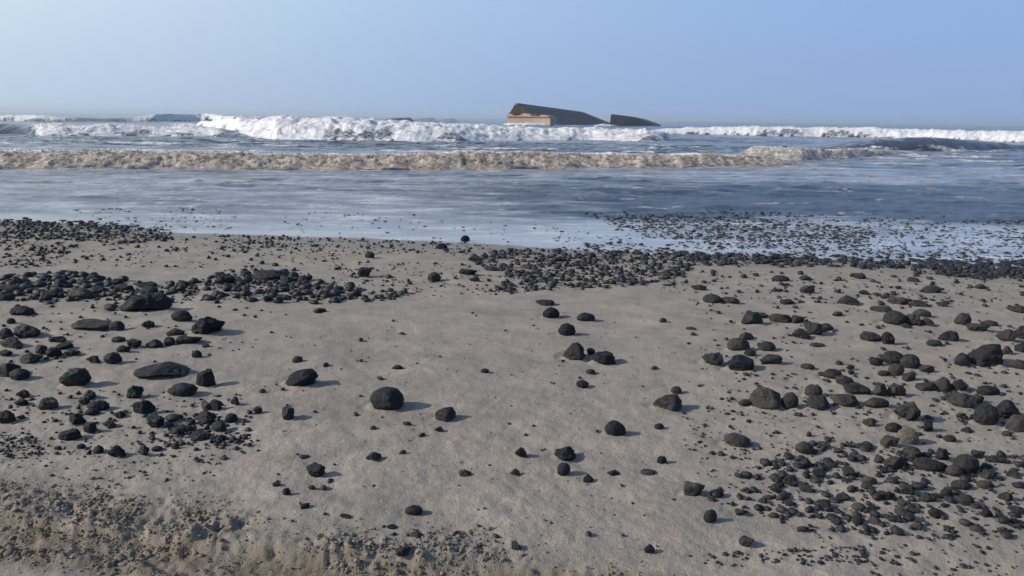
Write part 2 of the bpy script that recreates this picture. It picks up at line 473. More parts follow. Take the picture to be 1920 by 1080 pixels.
CRESTS = []
def build_sea():
    ys = np.concatenate([np.linspace(7.0, 13.0, 90)[:-1], np.geomspace(13, 23, 90)[:-1], np.linspace(23, 32, 105)[:-1], np.geomspace(32, 41, 40)[:-1],
                         np.linspace(41, 74, 195)[:-1], np.geomspace(74, 160, 80)[:-1], np.linspace(160, 222, 45)[:-1], np.geomspace(222, 3400, 50)])
    us = np.concatenate([np.linspace(-2.4, -0.80, 50)[:-1], np.linspace(-0.80, 0.80, 710), np.linspace(0.80, 2.4, 50)[1:]])
    Y, U = np.meshgrid(ys, us, indexing='ij')
    X = U * Y
    Z = np.zeros_like(X); F = np.zeros_like(X); B = np.zeros_like(X); hollow_shade = np.zeros_like(X)
    chopamp = sstep(11, 14, Y) * 0.026 + sstep(15, 22, Y) * 0.016 + sstep(30, 60, Y) * 0.06 + sstep(70, 200, Y) * 0.10
    Z += chopamp * fbm(X * 0.55, Y * 0.9, 5, 71, 0.55)
    cr = 1 - np.abs(perlin(X * 0.42 + 0.3 * perlin(X * 0.3, Y * 0.5, 75), Y * 1.15, 74)) * 2.2
    Z += sstep(12, 15, Y) * sstep(26, 22, Y) * 0.055 * cr * (0.5 + perlin(X * 0.2, Y * 0.4, 76)) + sstep(30, 34, Y) * sstep(75, 60, Y) * 0.07 * cr
    Z += 0.006 * sstep(8.5, 12, Y) * fbm(X * 2.2, Y * 3.5, 3, 72)
    Z += sstep(70, 130, Y) * 0.22 * fbm(X * 0.03, Y * 0.11, 3, 73)
    for wi, w in enumerate(WAVES):
        P = np.array(w['pts'], float)
        gx, gy, _ = on_plane(P[:, 0], P[:, 1], 0.0)
        face = w['face']
        # crest height above the sea, from its line of sight at the crest's distance
        dx, dy, dz = ray(P[:, 0], P[:, 2])
        A = np.maximum(CAM[2] + dz / dy * (gy + face), 0.0)
        A = np.where(P[:, 1] - P[:, 2] < 0.5, 0.0, A)
        bu = gx / gy
        wob = 0.35 * perlin(X * 0.22, Y * 0 + wi * 5.3, 81) + 0.22 * perlin(X * 0.9, Y * 0 + wi * 3.1, 82) + 0.10 * perlin(X * 3.0, Y * 0 + wi, 83)
        wob = wob + (0.9 * perlin(X * 0.11, Y * 0 + wi * 7.7, 88) + 0.5 * perlin(X * 0.33, Y * 0 + wi * 2.2, 89) if w['brown'] < 0.5 else 0)
        foot = np.interp(U, bu, gy) + wob * min(1.0, face)
        amp = np.interp(U, bu, A, left=A[0] if P[0, 3] > .5 else 0, right=A[-1] if P[-1, 3] > .5 else 0)
        fo = np.interp(U, bu, P[:, 3])
        amp = amp * (1 + 0.16 * perlin(X * 0.10, X * 0 + wi, 83) + 0.10 * perlin(X * 0.35, X * 0 + wi, 84) + 0.07 * perlin(X * 1.4, X * 0 + wi, 85))
        s = Y - foot
        prof = np.where(s < face, np.sin(np.clip(s / face, 0, 1) * math.pi / 2) ** 0.85, np.exp(-np.clip(s - face, 0, None) ** 2 / (w['back'] ** 2) * 1.6))
        prof = np.where(s < 0, 0, prof)
        h = amp * prof
        on = np.clip(amp / 0.12, 0, 1)
        low = face * np.clip(0.15 + 0.75 * perlin(X * 0.28, X * 0 + wi * 3.3, 98) + 0.30 * perlin(X * 1.1, X * 0 + wi, 99), 0, 0.8) * (1 if w['brown'] < 0.5 else 0.3)
        ff = fo * on * sstep(-0.15, 0.12, s - low) * sstep(face + w['back'] * 0.55, face + 0.1, s + 0.25 * w['back'] * perlin(X * 0.5, Y * 0.5, 86 + wi))
        tail = 0.46 * fo * on * sstep(0, 0.3, s) * np.exp(-np.clip(s - face, 0, None) / (w['back'] * 1.2))
        apron = 0.62 * fo * on * sstep(-1.9 * min(face, 2.0), 0.0, s) * (s < 0.4) * sstep(-0.25, 0.5, perlin(X * 0.9, Y * 1.6, 130 + wi) + 0.5 * perlin(X * 3, Y * 4, 131 + wi) + 0.5 * sstep(-0.8, 0, s))
        fr = np.maximum(np.maximum(ff, tail), apron)
        sc = 4.6 if w['brown'] > 0.5 else 2.2
        turb = np.zeros_like(X); bl = np.zeros_like(X); m = ff > 0.01
        turb[m] = fbm(X[m] * sc, Y[m] * sc * 0.6 + h[m] * sc * 1.5, 4, 87 + wi, 0.70)
        bl[m] = np.abs(perlin(X[m] * sc * 0.45, Y[m] * sc * 0.5 + h[m] * sc, 95 + wi)) - 0.3
        hollow_shade[m] = np.maximum(hollow_shade[m], ff[m] * sstep(0.0, 0.5, -turb[m] * 0.8 - bl[m] * 0.8 + 0.12 * perlin(X[m] * 0.6, Y[m] * 0.6, 97)))  # low spots of the foam relief get a painted shade
        hump = np.zeros_like(X); hump[m] = fbm(X[m] * 0.45, Y[m] * 0.6 + h[m] * 0.8, 3, 120 + wi)
        h = h + ff * np.minimum(amp, 0.9) * ((0.085 if w['brown'] < 0.5 else 0.075) * turb + 0.06 * bl + (0.22 if w['brown'] < 0.5 else 0.16) * hump - 0.10) * sstep(0, 0.3 * face, s + 0.05)
        if amp.max() > 0.1: CRESTS.append((wi, foot, amp, fo, face))
        up = h > Z
        Z = np.where(prof > 0, np.maximum(Z * (1 - prof), 0) * 0.6 + np.maximum(h, Z * 0.4), Z)
        B = np.where(fr > F, w['brown'] * sstep(face * 1.25, face * 0.9, s + 0.3 * perlin(X * 2.0, Y * 2.0, 150)), B)
        F = np.maximum(F, fr)
    # scattered foam lines between the breakers
    st = fbm(X * 0.16, Y * 0.42, 4, 101, 0.6)
    mid = sstep(26, 31, Y) * sstep(62, 48, Y)
    F = np.maximum(F, mid * sstep(0.0, 0.6, st) * 0.60)
    inner = sstep(12.5, 15, Y) * sstep(25.5, 20, Y)
    st2 = fbm(X * 0.5, Y * 1.0, 4, 103, 0.6)
    F = np.maximum(F, inner * sstep(0.15, 0.75, st2) * 0.42)
    # thin edge of suds where the wash stops
    sh = shore_y(X)
    e = Y - sh
    F = np.maximum(F, np.exp(-((e - 0.03) / 0.05) ** 2) * (0.45 + 0.4 * perlin(X * 2.0, Y * 2, 105)))
    # how milky the wash is: pale thin film by the shore, dark water farther out and to the right
    dark = sstep(-0.22, 0.30, U + 0.15 * perlin(Y * 0.4, X * 0.1, 106)) * sstep(13.0, 14.8, Y + 0.9 * perlin(X * 0.25, Y * 0.4, 107)) * sstep(23.6, 20.0, Y + 1.2 * perlin(X * 0.2, Y * 0.5, 112))
    K = 0.92 - 0.26 * sstep(11.5, 14, Y) - 0.30 * sstep(25, 40, Y)
    K = K + 0.42 * fbm(X * 0.22, Y * 0.8, 5, 108, 0.6) + 0.30 * fbm(X * 0.9, Y * 3.2, 4, 109, 0.65) * sstep(11.5, 14, Y) - 0.95 * dark
    K = np.clip(K, 0.03, 1) * (1 - 0.8 * sstep(80, 200, Y))
    for w in WAVES:                       # unbroken faces are clear dark water
        pass
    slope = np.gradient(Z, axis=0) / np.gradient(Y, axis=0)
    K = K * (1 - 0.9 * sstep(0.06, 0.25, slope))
    # sheet sinks below the sand a little inside the shoreline
    Z = np.where(e < 0.02, np.minimum(Z, 0.003) - 0.10 * np.clip(-e, 0, 2), np.maximum(Z * sstep(0, 1.5, e), 0.003))
    keep = np.where(e < -0.9, -0.15, Z)
    Z = np.minimum(Z, keep)
    global SEA
    SEA = (ys, us, Z, F, B)
    link('sea', grid_mesh('sea', X, Y, Z, dict(foam=F, brown=B, milk=K, hollow_shade=hollow_shade, beige=np.exp(-np.clip(e, 0, 9) / 0.55), chop=0.06 + 0.94 * sstep(11.3, 14.5, Y + 0.8 * perlin(X * 0.3, Y * 0.8, 110)))), M_SEA, kind='structure')
build_sea()

def sea_height(x, y):
    ys, us, Z, F, B = SEA
    i = np.clip(np.searchsorted(ys, y) - 1, 0, len(ys) - 2); u = x / y
    j = np.clip(np.searchsorted(us, u) - 1, 0, len(us) - 2)
    a = np.clip((y - ys[i]) / (ys[i + 1] - ys[i]), 0, 1); b = np.clip((u - us[j]) / (us[j + 1] - us[j]), 0, 1)
    q = lambda G: (G[i, j] * (1 - a) + G[i + 1, j] * a) * (1 - b) + (G[i, j + 1] * (1 - a) + G[i + 1, j + 1] * a) * b
    return q(Z), q(F), q(B)

# ------------------------------------------------------------------ wrecked barge
def solid_mesh(name, verts, faces):
    me = bpy.data.meshes.new(name)
    me.from_pydata([tuple(v) for v in verts], [], faces)
    me.update()
    bm = bmesh.new(); bm.from_mesh(me)
    bmesh.ops.recalc_face_normals(bm, faces=bm.faces)
    bm.to_mesh(me); bm.free()
    return me

def rust_material(name, base, rust, amount, sx=1.0):
    t = NT(name)
    o = t.obj()
    n1 = t.noise(t.scale(o, (1.0, 1.0, 0.6)), 0.75, 6, 0.75)
    n2 = t.noise(t.scale(o, (1.0, 1.0, 0.12)), 1.6, 5, 0.7)
    f = t.math('ADD', t.math('MULTIPLY', n1, 0.65), t.math('MULTIPLY', n2, 0.35))
    c = t.mix(t.ramp(f, [(0.5 - amount * .3, 1.0), (0.62 - amount * .1, 0.0)]), base, rust)
    c = t.mix(t.ramp(n2, [(0.60, 0.0), (0.75, 0.5)]), c, (0.05, 0.035, 0.03))
    return t.set(color=c, rough=0.75, normal=t.bump(n1, 0.4, 0.2), spec=0.3)

M_HULL = rust_material('hull_paint', (0.150, 0.140, 0.160), (0.225, 0.150, 0.125), 0.9)
M_RUST = rust_material('rusted_steel', (0.38, 0.29, 0.225), (0.17, 0.10, 0.078), 0.75)
M_DARK = rust_material('dark_rust', (0.26, 0.155, 0.115), (0.12, 0.080, 0.072), 0.7)

def box_pts(L, W, D):
    return [(x, y, z) for x in (0, L) for y in (0, W) for z in (0, D)]

def at(px, py, y):
    dx, dy, dz = ray(px, py)
    return Vector((float(dx / dy * y), y, float(CAM[2] + dz / dy * y)))

def build_barge():
    Y0 = 205.0
    root = bpy.data.objects.new('wrecked_barge', None)
    COL.objects.link(root)
    org = at(1000, 232, Y0)
    root.location = (org.x, org.y, 0)
    root['label'] = 'large rust-stained wrecked barge lying tilted in the surf near the horizon'
    root['category'] = 'barge'
    R = Vector(root.location)
    def poly(name, pts_near, mat, depth):
        """a plate standing in the wreck: outline at its own distance, given a real thickness"""
        n = len(pts_near)
        a = [p - R for p in pts_near]
        b = [p - R + depth for p in pts_near]
        faces = [tuple(range(n)), tuple(range(2 * n - 1, n - 1, -1))]
        faces += [(i, i + n, (i + 1) % n + n, (i + 1) % n) for i in range(n)]
        me = solid_mesh(name, a + b, faces)
        return link(name, me, mat, root)
    # corner points of the heeled hull (metres)
    apex = at(967, 192.5, 206); sill = at(1002, 214, 200); foot = at(1004, 250, 200)
    heel_top = at(952, 215, 212); heel = at(953, 250, 212)
    crest = at(1030, 201, 212); far_top = at(1092, 209.5, 222); far_mid = at(1114, 219, 225); far_low = at(1133, 233, 227); far_foot = at(1150, 262, 228)
    low = at(1060, 262, 212)
    # the dark side is one flat plane
    pn = (far_low - apex).cross(foot - apex); eye = Vector(CAM)
    def flat(p):
        d = p - eye
        return eye + d * ((apex - eye).dot(pn) / d.dot(pn))
    crest, far_top, far_mid, far_foot, sill = [flat(p) for p in (crest, far_top, far_mid, far_foot, sill)]
    back = Vector((8, 22, -2.0))
    front = [apex, crest, far_top, far_mid, far_low, far_foot]
    V = [apex, crest, far_top, far_mid, far_low, far_foot, foot, sill, heel_top, heel]
    n = len(front)
    B = [p + back for p in front] + [heel_top + back, heel + back]
    V = [v - R for v in V + B]
    F = [(0, 1, 2, 3, 4, 5, 6, 7), (0, 7, 6, 9, 8)]
    F += [(i, i + 10, i + 11, i + 1) for i in range(n - 1)]
    F += [(0, 8, 16, 10), (8, 9, 17, 16), (5, 15, 17, 9, 6), (10, 16, 17, 15, 14, 13, 12, 11)]
    me = solid_mesh('hull', V, F)
    bm = bmesh.new(); bm.from_mesh(me)
    bmesh.ops.bevel(bm, geom=[e for e in bm.edges], offset=0.22, segments=2, affect='EDGES')
    bm.to_mesh(me); bm.free()
    link('hull', me, M_HULL, root)
    def lerp(a, b, t): return a + (b - a) * t
    # rusted end: a lower block facing the beach and the plating above it
    tb = [at(951, 214.5, 207), at(1000, 213.5, 199), at(1032, 216, 196), at(1031, 250, 196), at(953, 250, 207)]
    # its upper edge is torn
    top = [lerp(tb[0], tb[2], t) + Vector((0, 0, dz)) for t, dz in ((0.0, 0.0), (.10, .25), (.16, -.35), (.30, -.15), (.38, .35), (.52, .2), (.58, -.3), (.72, -.5), (.80, .1), (.93, -.15), (1.0, -.9))]
    poly('transom', top + tb[3:], M_RUST, Vector((2, 5, 0)))
    end_n = (sill - apex).cross(heel_top - apex).normalized()
    if end_n.y > 0: end_n = -end_n
    g = [lerp(apex, heel_top, 0.10), lerp(apex, sill, 0.10), lerp(apex, sill, 0.97), lerp(heel_top, sill, 0.5), lerp(heel_top, sill, 0.04)]
    poly('end_plate', [p + end_n * 0.3 for p in g], M_DARK, -end_n * 0.25)
    up = Vector((0, 0, 0.10)); off = Vector((-0.15, -0.35, 0))
    poly('fender_strake', [lerp(tb[0], tb[4], .12) + off + up, lerp(tb[2], tb[3], .10) + off + up, lerp(tb[2], tb[3], .10) + off - up, lerp(tb[0], tb[4], .12) + off - up], M_DARK, Vector((0.1, 0.3, 0)))
    # low weld seams on the dark side
    nrm = (far_top - apex).cross(sill - apex).normalized()
    if nrm.y > 0: nrm = -nrm
    for k in (1, 2):
        t = k / 3
        p0 = lerp(lerp(apex, foot, .30 * t + .1), lerp(apex, sill, .5), .3); p1 = lerp(far_top, far_low, t * 0.8)
        w = Vector((0, 0, 0.10))
        poly('side_strake', [p0 + nrm * .12 + w, p1 + nrm * .12 + w, p1 + nrm * .12 - w, p0 + nrm * .12 - w], M_HULL, -nrm * 0.4)
    # the other end
    root2 = bpy.data.objects.new('sunken_hull', None)
    COL.objects.link(root2)
    o2 = at(1180, 236, 214)
    root2.location = (o2.x, o2.y, 0)
    root2['label'] = 'dark wedge of sunken hull rising from the sea, right of the rusty barge'
    root2['category'] = 'hull'
    R2 = Vector(root2.location)
    tl = at(1145, 213.5, 212); tm = at(1188, 219, 216); tr = at(1226, 234, 224); bl = at(1141, 262, 212); br = at(1240, 262, 226)
    b1 = Vector((6, 14, -0.6)); b2 = Vector((4, 10, 0))
    V = [tl, tm, tr, br, bl, tl + b1, tm + b1, tr + b2, br + b2, bl + b1]
    V = [v - R2 for v in V]
    me = solid_mesh('hull', V, [(0, 1, 2, 3, 4), (0, 5, 6, 1), (1, 6, 7, 2), (2, 7, 8, 3), (0, 4, 9, 5), (5, 9, 8, 7, 6), (3, 8, 9, 4)])
    link('hull', me, M_HULL, root2)
    bm = bmesh.new(); bm.from_mesh(me)
    bmesh.ops.bevel(bm, geom=[e for e in bm.edges], offset=0.2, segments=2, affect='EDGES')
    bm.to_mesh(me); bm.free()
    def poly2(name, pts, depth, mat):
        n = len(pts)
        a = [p - R2 for p in pts]; b = [p - R2 + depth for p in pts]
        faces = [tuple(range(n)), tuple(range(2 * n - 1, n - 1, -1))] + [(i, i + n, (i + 1) % n + n, (i + 1) % n) for i in range(n)]
        return link(name, solid_mesh(name, a + b, faces), mat, root2)
    q = Vector((0, -0.3, 0)); w = Vector((0, 0, .14))
    c0 = tl.lerp(bl, .25); c1 = tm.lerp(br, .25)
    poly2('side_strake', [c0 + q + w, c1 + q + w, c1 + q - w, c0 + q - w], Vector((0, .4, 0)), M_DARK)
build_barge()

# ------------------------------------------------------------------ coal
def lump_mesh(name, style, seed, sub):
    r = np.random.default_rng(seed)
    bm = bmesh.new()
    bmesh.ops.create_icosphere(bm, subdivisions=sub, radius=1.0)
    d = np.array([v.co[:] for v in bm.verts])
    d /= np.linalg.norm(d, axis=1)[:, None]
    ncut = {'r': 7, 'a': 11, 'f': 9, 'p': 9}[style]
    rad = np.ones(len(d))
    pn = r.normal(size=(ncut, 3)); pn /= np.linalg.norm(pn, axis=1)[:, None]
    if style == 'f': pn[0] = (0.05, 0.1, 1.0); pn[1] = (0, 0, -1)
    if style == 'p':
        pn[0] = (0.75, -0.2, 0.62); pn[1] = (-0.7, -0.15, 0.68); pn[2] = (0.0, 0.8, 0.6); pn[3] = (0, -.85, .5)
    pn /= np.linalg.norm(pn, axis=1)[:, None]
    lo, hi = {'r': (0.80, 0.97), 'a': (0.48, 0.80), 'f': (0.5, 0.85), 'p': (0.48, 0.76)}[style]
    dist = r.uniform(lo, hi, ncut)
    k = {'r': 12, 'a': 34, 'f': 28, 'p': 34}[style]
    acc = np.ones(len(d)) * 1.0
    for n_, dd in zip(pn, dist):
        c = d @ n_
        t = np.where(c > 0.05, dd / np.maximum(c, 0.05), 9.0)
        acc += np.exp(-k * (t - 1.0)) if style != 'r' else np.exp(-k * (t - 1.0)) * 0.6
    rad = 1.0 - np.log(acc) / k
    # worn lumps and pits
    o = r.uniform(0, 50, 3)
    na = {'r': 0.05, 'a': 0.07, 'f': 0.06, 'p': 0.07}[style]
    rad = rad + na * (fbm(d[:, 0] * 2.3 + o[0], d[:, 1] * 2.3 + d[:, 2] * 1.7 + o[1], 4, seed) + fbm(d[:, 2] * 2.9 + o[2], d[:, 0] * 2 + d[:, 1] * 2, 4, seed + 3))
    p = d * rad[:, None]
    p -= (p.max(0) + p.min(0)) / 2
    p /= (p.max(0) - p.min(0)) / 2
    for v, c in zip(bm.verts, p): v.co = c
    for f in bm.faces: f.smooth = True
    me = bpy.data.meshes.new(name)
    bm.to_mesh(me); bm.free()
    me.materials.append(M_COAL)
    return me

VARS = {s: [lump_mesh('coal_lump_' + w, s, 100 * i + j + 1, 5) for j in range(n)]
        for i, (s, w, n) in enumerate((('r', 'worn', 8), ('a', 'broken', 10), ('f', 'flat', 6), ('p', 'peaked', 5)))}

# x of middle, y of foot, width, height, style, tilt in degrees, landmark words (full look, short way of saying it)
BIG = [
 # --- left side, far
 (275,590,92,38,'a',-4,'longest dark angular coal boulder on the left, below the wet coal band','the long dark boulder'),
 (175,620,72,21,'f',3,'long tapering flat coal slab touching a small round lump on the left','the tapering flat slab'),
 (219,624,28,21,'r'), (278,616,26,14), (340,606,42,22,'r'),
 (388,632,64,38,'a',-22,'big coal block tilted upward, casting a long shadow, left half of the beach','the upward-tilted block'),
 (48,636,58,28,'a',8,'broad black coal lump near the left edge with smaller ones in front','the broad black lump'),
 (12,640,28,24,'r'), (25,655,50,22,'a'), (41,595,38,20,'a'), (207,583,28,13), (150,563,52,22,'r'), (8,550,50,16,'f'), (8,566,34,14,'f'), (33,537,30,15),
 (120,540,32,12,'f'), (273,540,44,11,'f'), (343,543,28,16,'r'), (424,535,38,20,'a'), (178,529,36,14), (234,551,36,18), (186,552,28,15), (280,551,36,14),
 (21,609,16,12), (107,643,34,13,'f'), (120,655,32,12,'f'), (222,642,26,11), (253,653,30,17,'a'), (231,663,24,15), (291,654,29,17), (327,632,32,16), (318,650,24,18), (355,648,48,19,'a'),
 (385,652,18,8), (77,666,24,18), (101,672,28,20,'r'), (138,669,26,14), (57,682,40,18,'a'), (10,670,24,13), (176,683,26,16,'p'),
 (211,685,34,23,'r',0,'squarish rounded coal lump with a shadow to its right, left of the flat slab','the squarish rounded lump'),
 (12,710,46,28,'a'), (37,715,37,23,'r'),
 (144,731,53,40,'a',-12,'tall chunky coal lump with a slanted top standing alone at lower left','the tall chunky lump'),
 (304,709,100,27,'f',2,'widest flat coal slab, lying on the bare sand at left','the widest flat slab'),
 (386,731,35,36,'a',0,'upright blocky coal lump beside a lower oval one, right of the widest slab','the upright blocky lump'),
 (342,745,57,27,'r',-8,'low oval coal lump just left of the upright blocky one','the low oval lump'),
 (251,751,35,27,'p',0,'small pyramid-shaped coal lump with a pointed top at lower left','the pyramid-shaped lump'),
 (270,780,40,30,'a'), (167,751,28,20), (160,762,22,18), (184,772,42,20,'r'), (172,780,26,14), (93,771,34,24,'a'), (45,749,24,18), (41,763,24,15),
 (369,674,20,17,'r',0,'small lone ball-like coal lump on bare sand beyond the widest slab','the lone ball-like lump'),
 (144,800,32,26,'a'), (169,813,25,20,'r'), (131,827,40,20,'a'), (12,797,27,26,'a'), (40,795,15,22), (225,784,22,13), (207,802,28,14), (291,805,33,26,'a'), (324,792,28,16),
 (341,815,44,18,'a'), (387,796,36,24,'a'), (385,772,18,17), (405,772,25,22,'a'), (441,762,18,18), (411,812,32,22), (434,794,24,18), (375,828,40,18,'a'), (414,827,20,12),
 (185,853,20,17), (220,858,32,22,'a'), (270,856,20,20), (294,846,20,10), (328,844,18,14), (152,842,16,10), (444,848,13,11), (418,865,13,11), (108,845,16,9), (70,846,10,8),
 # --- upper middle
 (508,527,70,20,'a',0,'dark heap-like coal lump with a spike-topped piece above it, left of centre','the dark heap-like lump'),
 (516,507,14,17,'p'), (566,535,20,11), (684,524,27,22,'a'), (693,486,20,13,'r'), (729,531,15,20), (814,531,26,20,'r'), (828,469,22,12), (600,588,24,10), (878,518,36,14), (890,529,20,9),
 (872,455,18,13,'r'), (920,509,30,10), (955,520,20,10),
 # --- middle sand
 (726,771,65,43,'r',0,'smooth egg-shaped coal lump alone in the middle of the bare sand','the smooth egg-shaped lump'),
 (566,727,64,33,'r',-18,'smooth long oval coal lump tilted up to the right, left of the egg','the tilted oval lump'),
 (558,682,20,14,'r'), (611,691,13,9), (834,791,38,27,'f',0,'squat flat-topped coal lump like a small hat, right of the egg','the squat hat-like lump'),
 (540,790,25,25,'a',0,'small double coal lump with a shadow, left of the smooth egg','the small double lump'),
 (484,777,17,15), (667,786,15,14), (702,864,27,17,'p',0,'small wedge-shaped coal lump below the smooth egg','the small wedge-shaped lump'),
 (746,693,22,8,'f'), (713,717,15,12), (753,632,13,10), (676,644,12,9), (909,700,16,9), (763,800,17,10), (824,811,19,11), (791,823,14,10), (700,809,13,9), (570,860,20,8,'f'), (755,855,14,9),
 (530,737,9,11), (492,740,13,10),
 (592,897,36,26,'a',-8,'dark split coal lump in the lower middle with crumbs to its right','the dark split lump'),
 (619,909,15,14), (607,925,15,15), (585,922,14,11), (537,931,17,15,'r'), (519,912,17,9), (872,895,25,14,'p'),
 (776,967,35,19,'r',-6,'lone dark lump near the bottom of the picture on smooth sand','the lone bottom lump'),
 (648,971,24,8,'f'), (572,954,18,11), (735,992,20,9), (780,1010,22,13), (755,1041,28,17,'a'), (864,1003,20,8), (930,1012,14,8),
 # --- right of centre
 (1033,600,33,23,'r',0,'rounded coal lump at centre with a flat pebble just behind it','the rounded centre lump'),
 (1022,574,36,12,'f'), (1098,605,35,18,'r',0), 
 (1063,633,33,26,'r',0,'ball-shaped coal lump with a shadow on its right, middle distance','the ball-shaped lump'),
 (1078,680,42,36,'a',0,'chunky coal lump joined to a tilted one, right of centre','the chunky paired lump'),
 (1133,685,46,24,'a',8), (1108,666,17,13),
 (1252,772,55,32,'f',0,'bowl-shaped coal lump with a flat top and strong shadow, right of centre','the bowl-shaped lump'),
 (1268,740,21,15), (1154,821,42,29,'r',24,'oval coal lump sloping down to the right on bare sand','the sloping oval lump'),
 (1092,728,25,15,'r',0,'small lone rounded pebble on the near side of the chunky pair','the small lone pebble'),
 (1108,703,19,10), (1226,696,14,8), (1236,806,19,12,'r'), (1243,609,14,10), (1294,619,16,6,'f'),
 (977,860,25,21,'p',0,'small tooth-shaped coal lump with a shadow, bottom centre','the small tooth-shaped lump'),
 (1060,865,40,26,'p',0,'low mound-like coal lump just behind a small round one, bottom centre','the low mound-like lump'),
 (1057,893,25,24,'r',0,'small round black coal ball at bottom centre','the small round ball'),
 (1241,872,20,16,'r'), (966,893,20,13), (1150,892,24,11,'f'), (1216,893,31,14,'f'), (1103,906,20,16), (1104,1009,15,12), (968,1032,22,17,'a'), (1217,1040,20,19,'p'),
 (1332,982,27,25,'r',0,'round coal lump on clean sand at lower right, apart from the heap','the round lower-right lump'),
 (1399,1025,28,20,'a'), (1300,935,40,32,'a',0,'irregular coal lump at the left end of the lower-right heap','the heap-end lump'), (1388,968,22,14), (1336,856,13,10), (1352,860,15,13), (1505,1000,22,14),
 (1382,841,51,28,'r',10,'large worn coal lump right of the bowl shape, above the lower-right heap','the large worn lump'),
 # --- right side groups
 (1336,687,41,25,'a',0,'angular coal lump left of a blocky one, right middle distance','the left angular lump'),
 (1388,697,52,28,'f',0,'blocky flat-topped coal lump in front of a cluster, right middle distance','the blocky cluster lump'),
 (1385,661,43,26,'r'), (1400,638,31,14,'f'), (1406,670,22,15), (1438,661,34,20), (1446,686,42,22,'a'), (1410,613,46,28,'a'), (1425,596,30,10), (1335,570,36,18,'r'), (1368,571,38,14,'r'), (1310,546,30,12),
 (1465,607,46,19,'f'), (1495,607,30,15), (1501,636,35,19,'a'), (1524,632,36,26,'a',0,'stacked pair of dark coal lumps, right, below the far band','the stacked dark pair'), (1547,622,34,15,'f'), (1532,651,28,8,'f'),
 (1632,643,42,20,'a'), (1665,651,24,27,'a',0,'upright narrow coal lump beside a wide one at right','the upright narrow lump'), (1779,643,44,23,'a',0,'slab-sided oblong coal lump alone on sand at far right','the oblong lump'), (1752,650,30,13,'r'),
 (1887,646,31,28,'a'), (1914,640,30,28,'a'), (1917,662,32,20,'a'),
 (1677,613,42,29,'r',0,'biggest coal lump of the far cluster at right','the big far-cluster lump'), (1706,613,34,24,'a'), (1728,597,32,17), (1737,613,26,16), (1652,587,40,13,'f'), (1700,616,22,9),
 (1686,574,40,18,'a'), (1725,577,40,13,'f'), (1747,552,40,16,'r',0,'smooth oval lump just on the near side of the far coal band, right','the far oval lump'), (1590,573,40,17,'a',0,'broad lump on clear sand below the far coal band, right','the broad far lump'), (1513,553,28,17,'a'), (1476,572,28,11,'f'), (1570,594,20,10), (1766,577,18,12),
 (1908,588,34,15), (1839,543,24,10), (1805,613,32,25,'r'), (1833,624,42,18,'a'), (1857,613,26,12), (1463,529,34,12), (1712,530,24,10), (1610,524,28,11), (1510,526,26,10), (1620,553,20,9), (1665,562,26,9),
 (1848,692,64,45,'a',-14,'biggest jagged coal lump at far right with a rounded one at its left','the biggest jagged lump'),
 (1804,690,27,27,'r'), (1888,668,20,18), (1909,694,27,19,'r'),
 (1643,688,24,17,'r'), (1674,686,44,26,'r',0,'rounded coal lump at the far end of the pile at right','the pile-end lump'), (1706,694,36,28,'r'), (1680,707,30,24,'r'), (1657,706,23,11), (1738,701,27,16), (1704,716,26,17),
 (1514,695,26,13,'r'), (1573,688,14,9), (1594,694,16,10), (1561,713,35,20,'r'), (1583,725,36,20,'r',14), (1606,742,50,22,'a'), (1650,747,27,28,'a'), (1680,748,37,27,'a'),
 (1525,748,32,26,'r'), (1534,771,44,28,'a',0,'double-stacked coal lump in the long row at right','the double-stacked lump'), (1585,764,50,24,'a'), (1643,766,48,20,'r',0,'low loaf-like coal lump at the front of the row at right','the loaf-like lump'),
 (1436,770,60,42,'a',-4,'large peaked coal lump starting the long row at right','the row-starting peaked lump'), (1397,762,26,14), (1481,769,32,32,'r',10,'smooth upright oval lump leaning beside the peaked lump at right','the leaning upright oval'),
 (1704,795,50,43,'a',0,'big boxy coal lump in front of the long row, far right','the big boxy lump'),
 (1736,733,38,17,'a'), (1768,738,28,28,'r'), (1798,735,34,21,'a'), (1800,767,52,31,'a'), (1834,759,21,19), (1853,743,45,19,'r'),
 (1849,802,48,43,'r',0,'large dusty round coal lump near the right edge','the large dusty round lump'), (1888,790,46,38,'a'), (1908,815,44,36,'r'),
 (1741,813,25,24,'a',0,'small cube-shaped coal lump with a clear shadow, far right','the small cube-shaped lump'), (1781,830,23,14), (1814,813,22,11), (1888,820,18,12), (1802,786,19,12),
 (1630,802,22,18), (1508,853,35,24,'r',8,'oval grey lump alone above the lower-right heap','the oval grey lump'), (1516,824,15,13), (1499,784,12,8),
 (1702,838,42,34,'s',16,'tan-brown stone standing out among the black coal at lower right','the tan-brown stone'), (1675,813,32,20,'r'), (1667,842,32,25,'a'), (1710,862,34,24,'r'),
 (1620,845,36,14,'r'), (1612,865,26,12), (1650,869,22,14),
 (1766,867,30,25,'a'), (1740,884,52,25,'r'), (1811,890,50,35,'r',0,'largest rounded lump in the lower-right heap','the largest heap lump'), (1676,882,40,26,'a'), (1866,869,37,13,'f'), (1855,899,31,18), (1898,896,27,19), (1789,894,30,21,'r'),
 (1591,898,25,23,'a'), (1557,878,24,12), (1510,877,27,18), (1536,898,27,17), (1481,910,30,17,'a'), (1455,925,24,14), (1512,925,28,18,'a'), (1630,912,28,18), (1802,918,36,17,'r'), (1845,918,27,17,'r'),
 (1700,930,34,22,'a'), (1740,945,30,20), (1775,935,26,18), (1660,940,30,20,'a'), (1580,940,28,18), (1610,960,26,18,'r'), (1545,955,28,17), (1690,968,28,18), (1755,972,30,18,'a'), (1810,950,32,22), (1850,972,23,18), (1885,940,28,18), (1905,965,26,17,'a'),
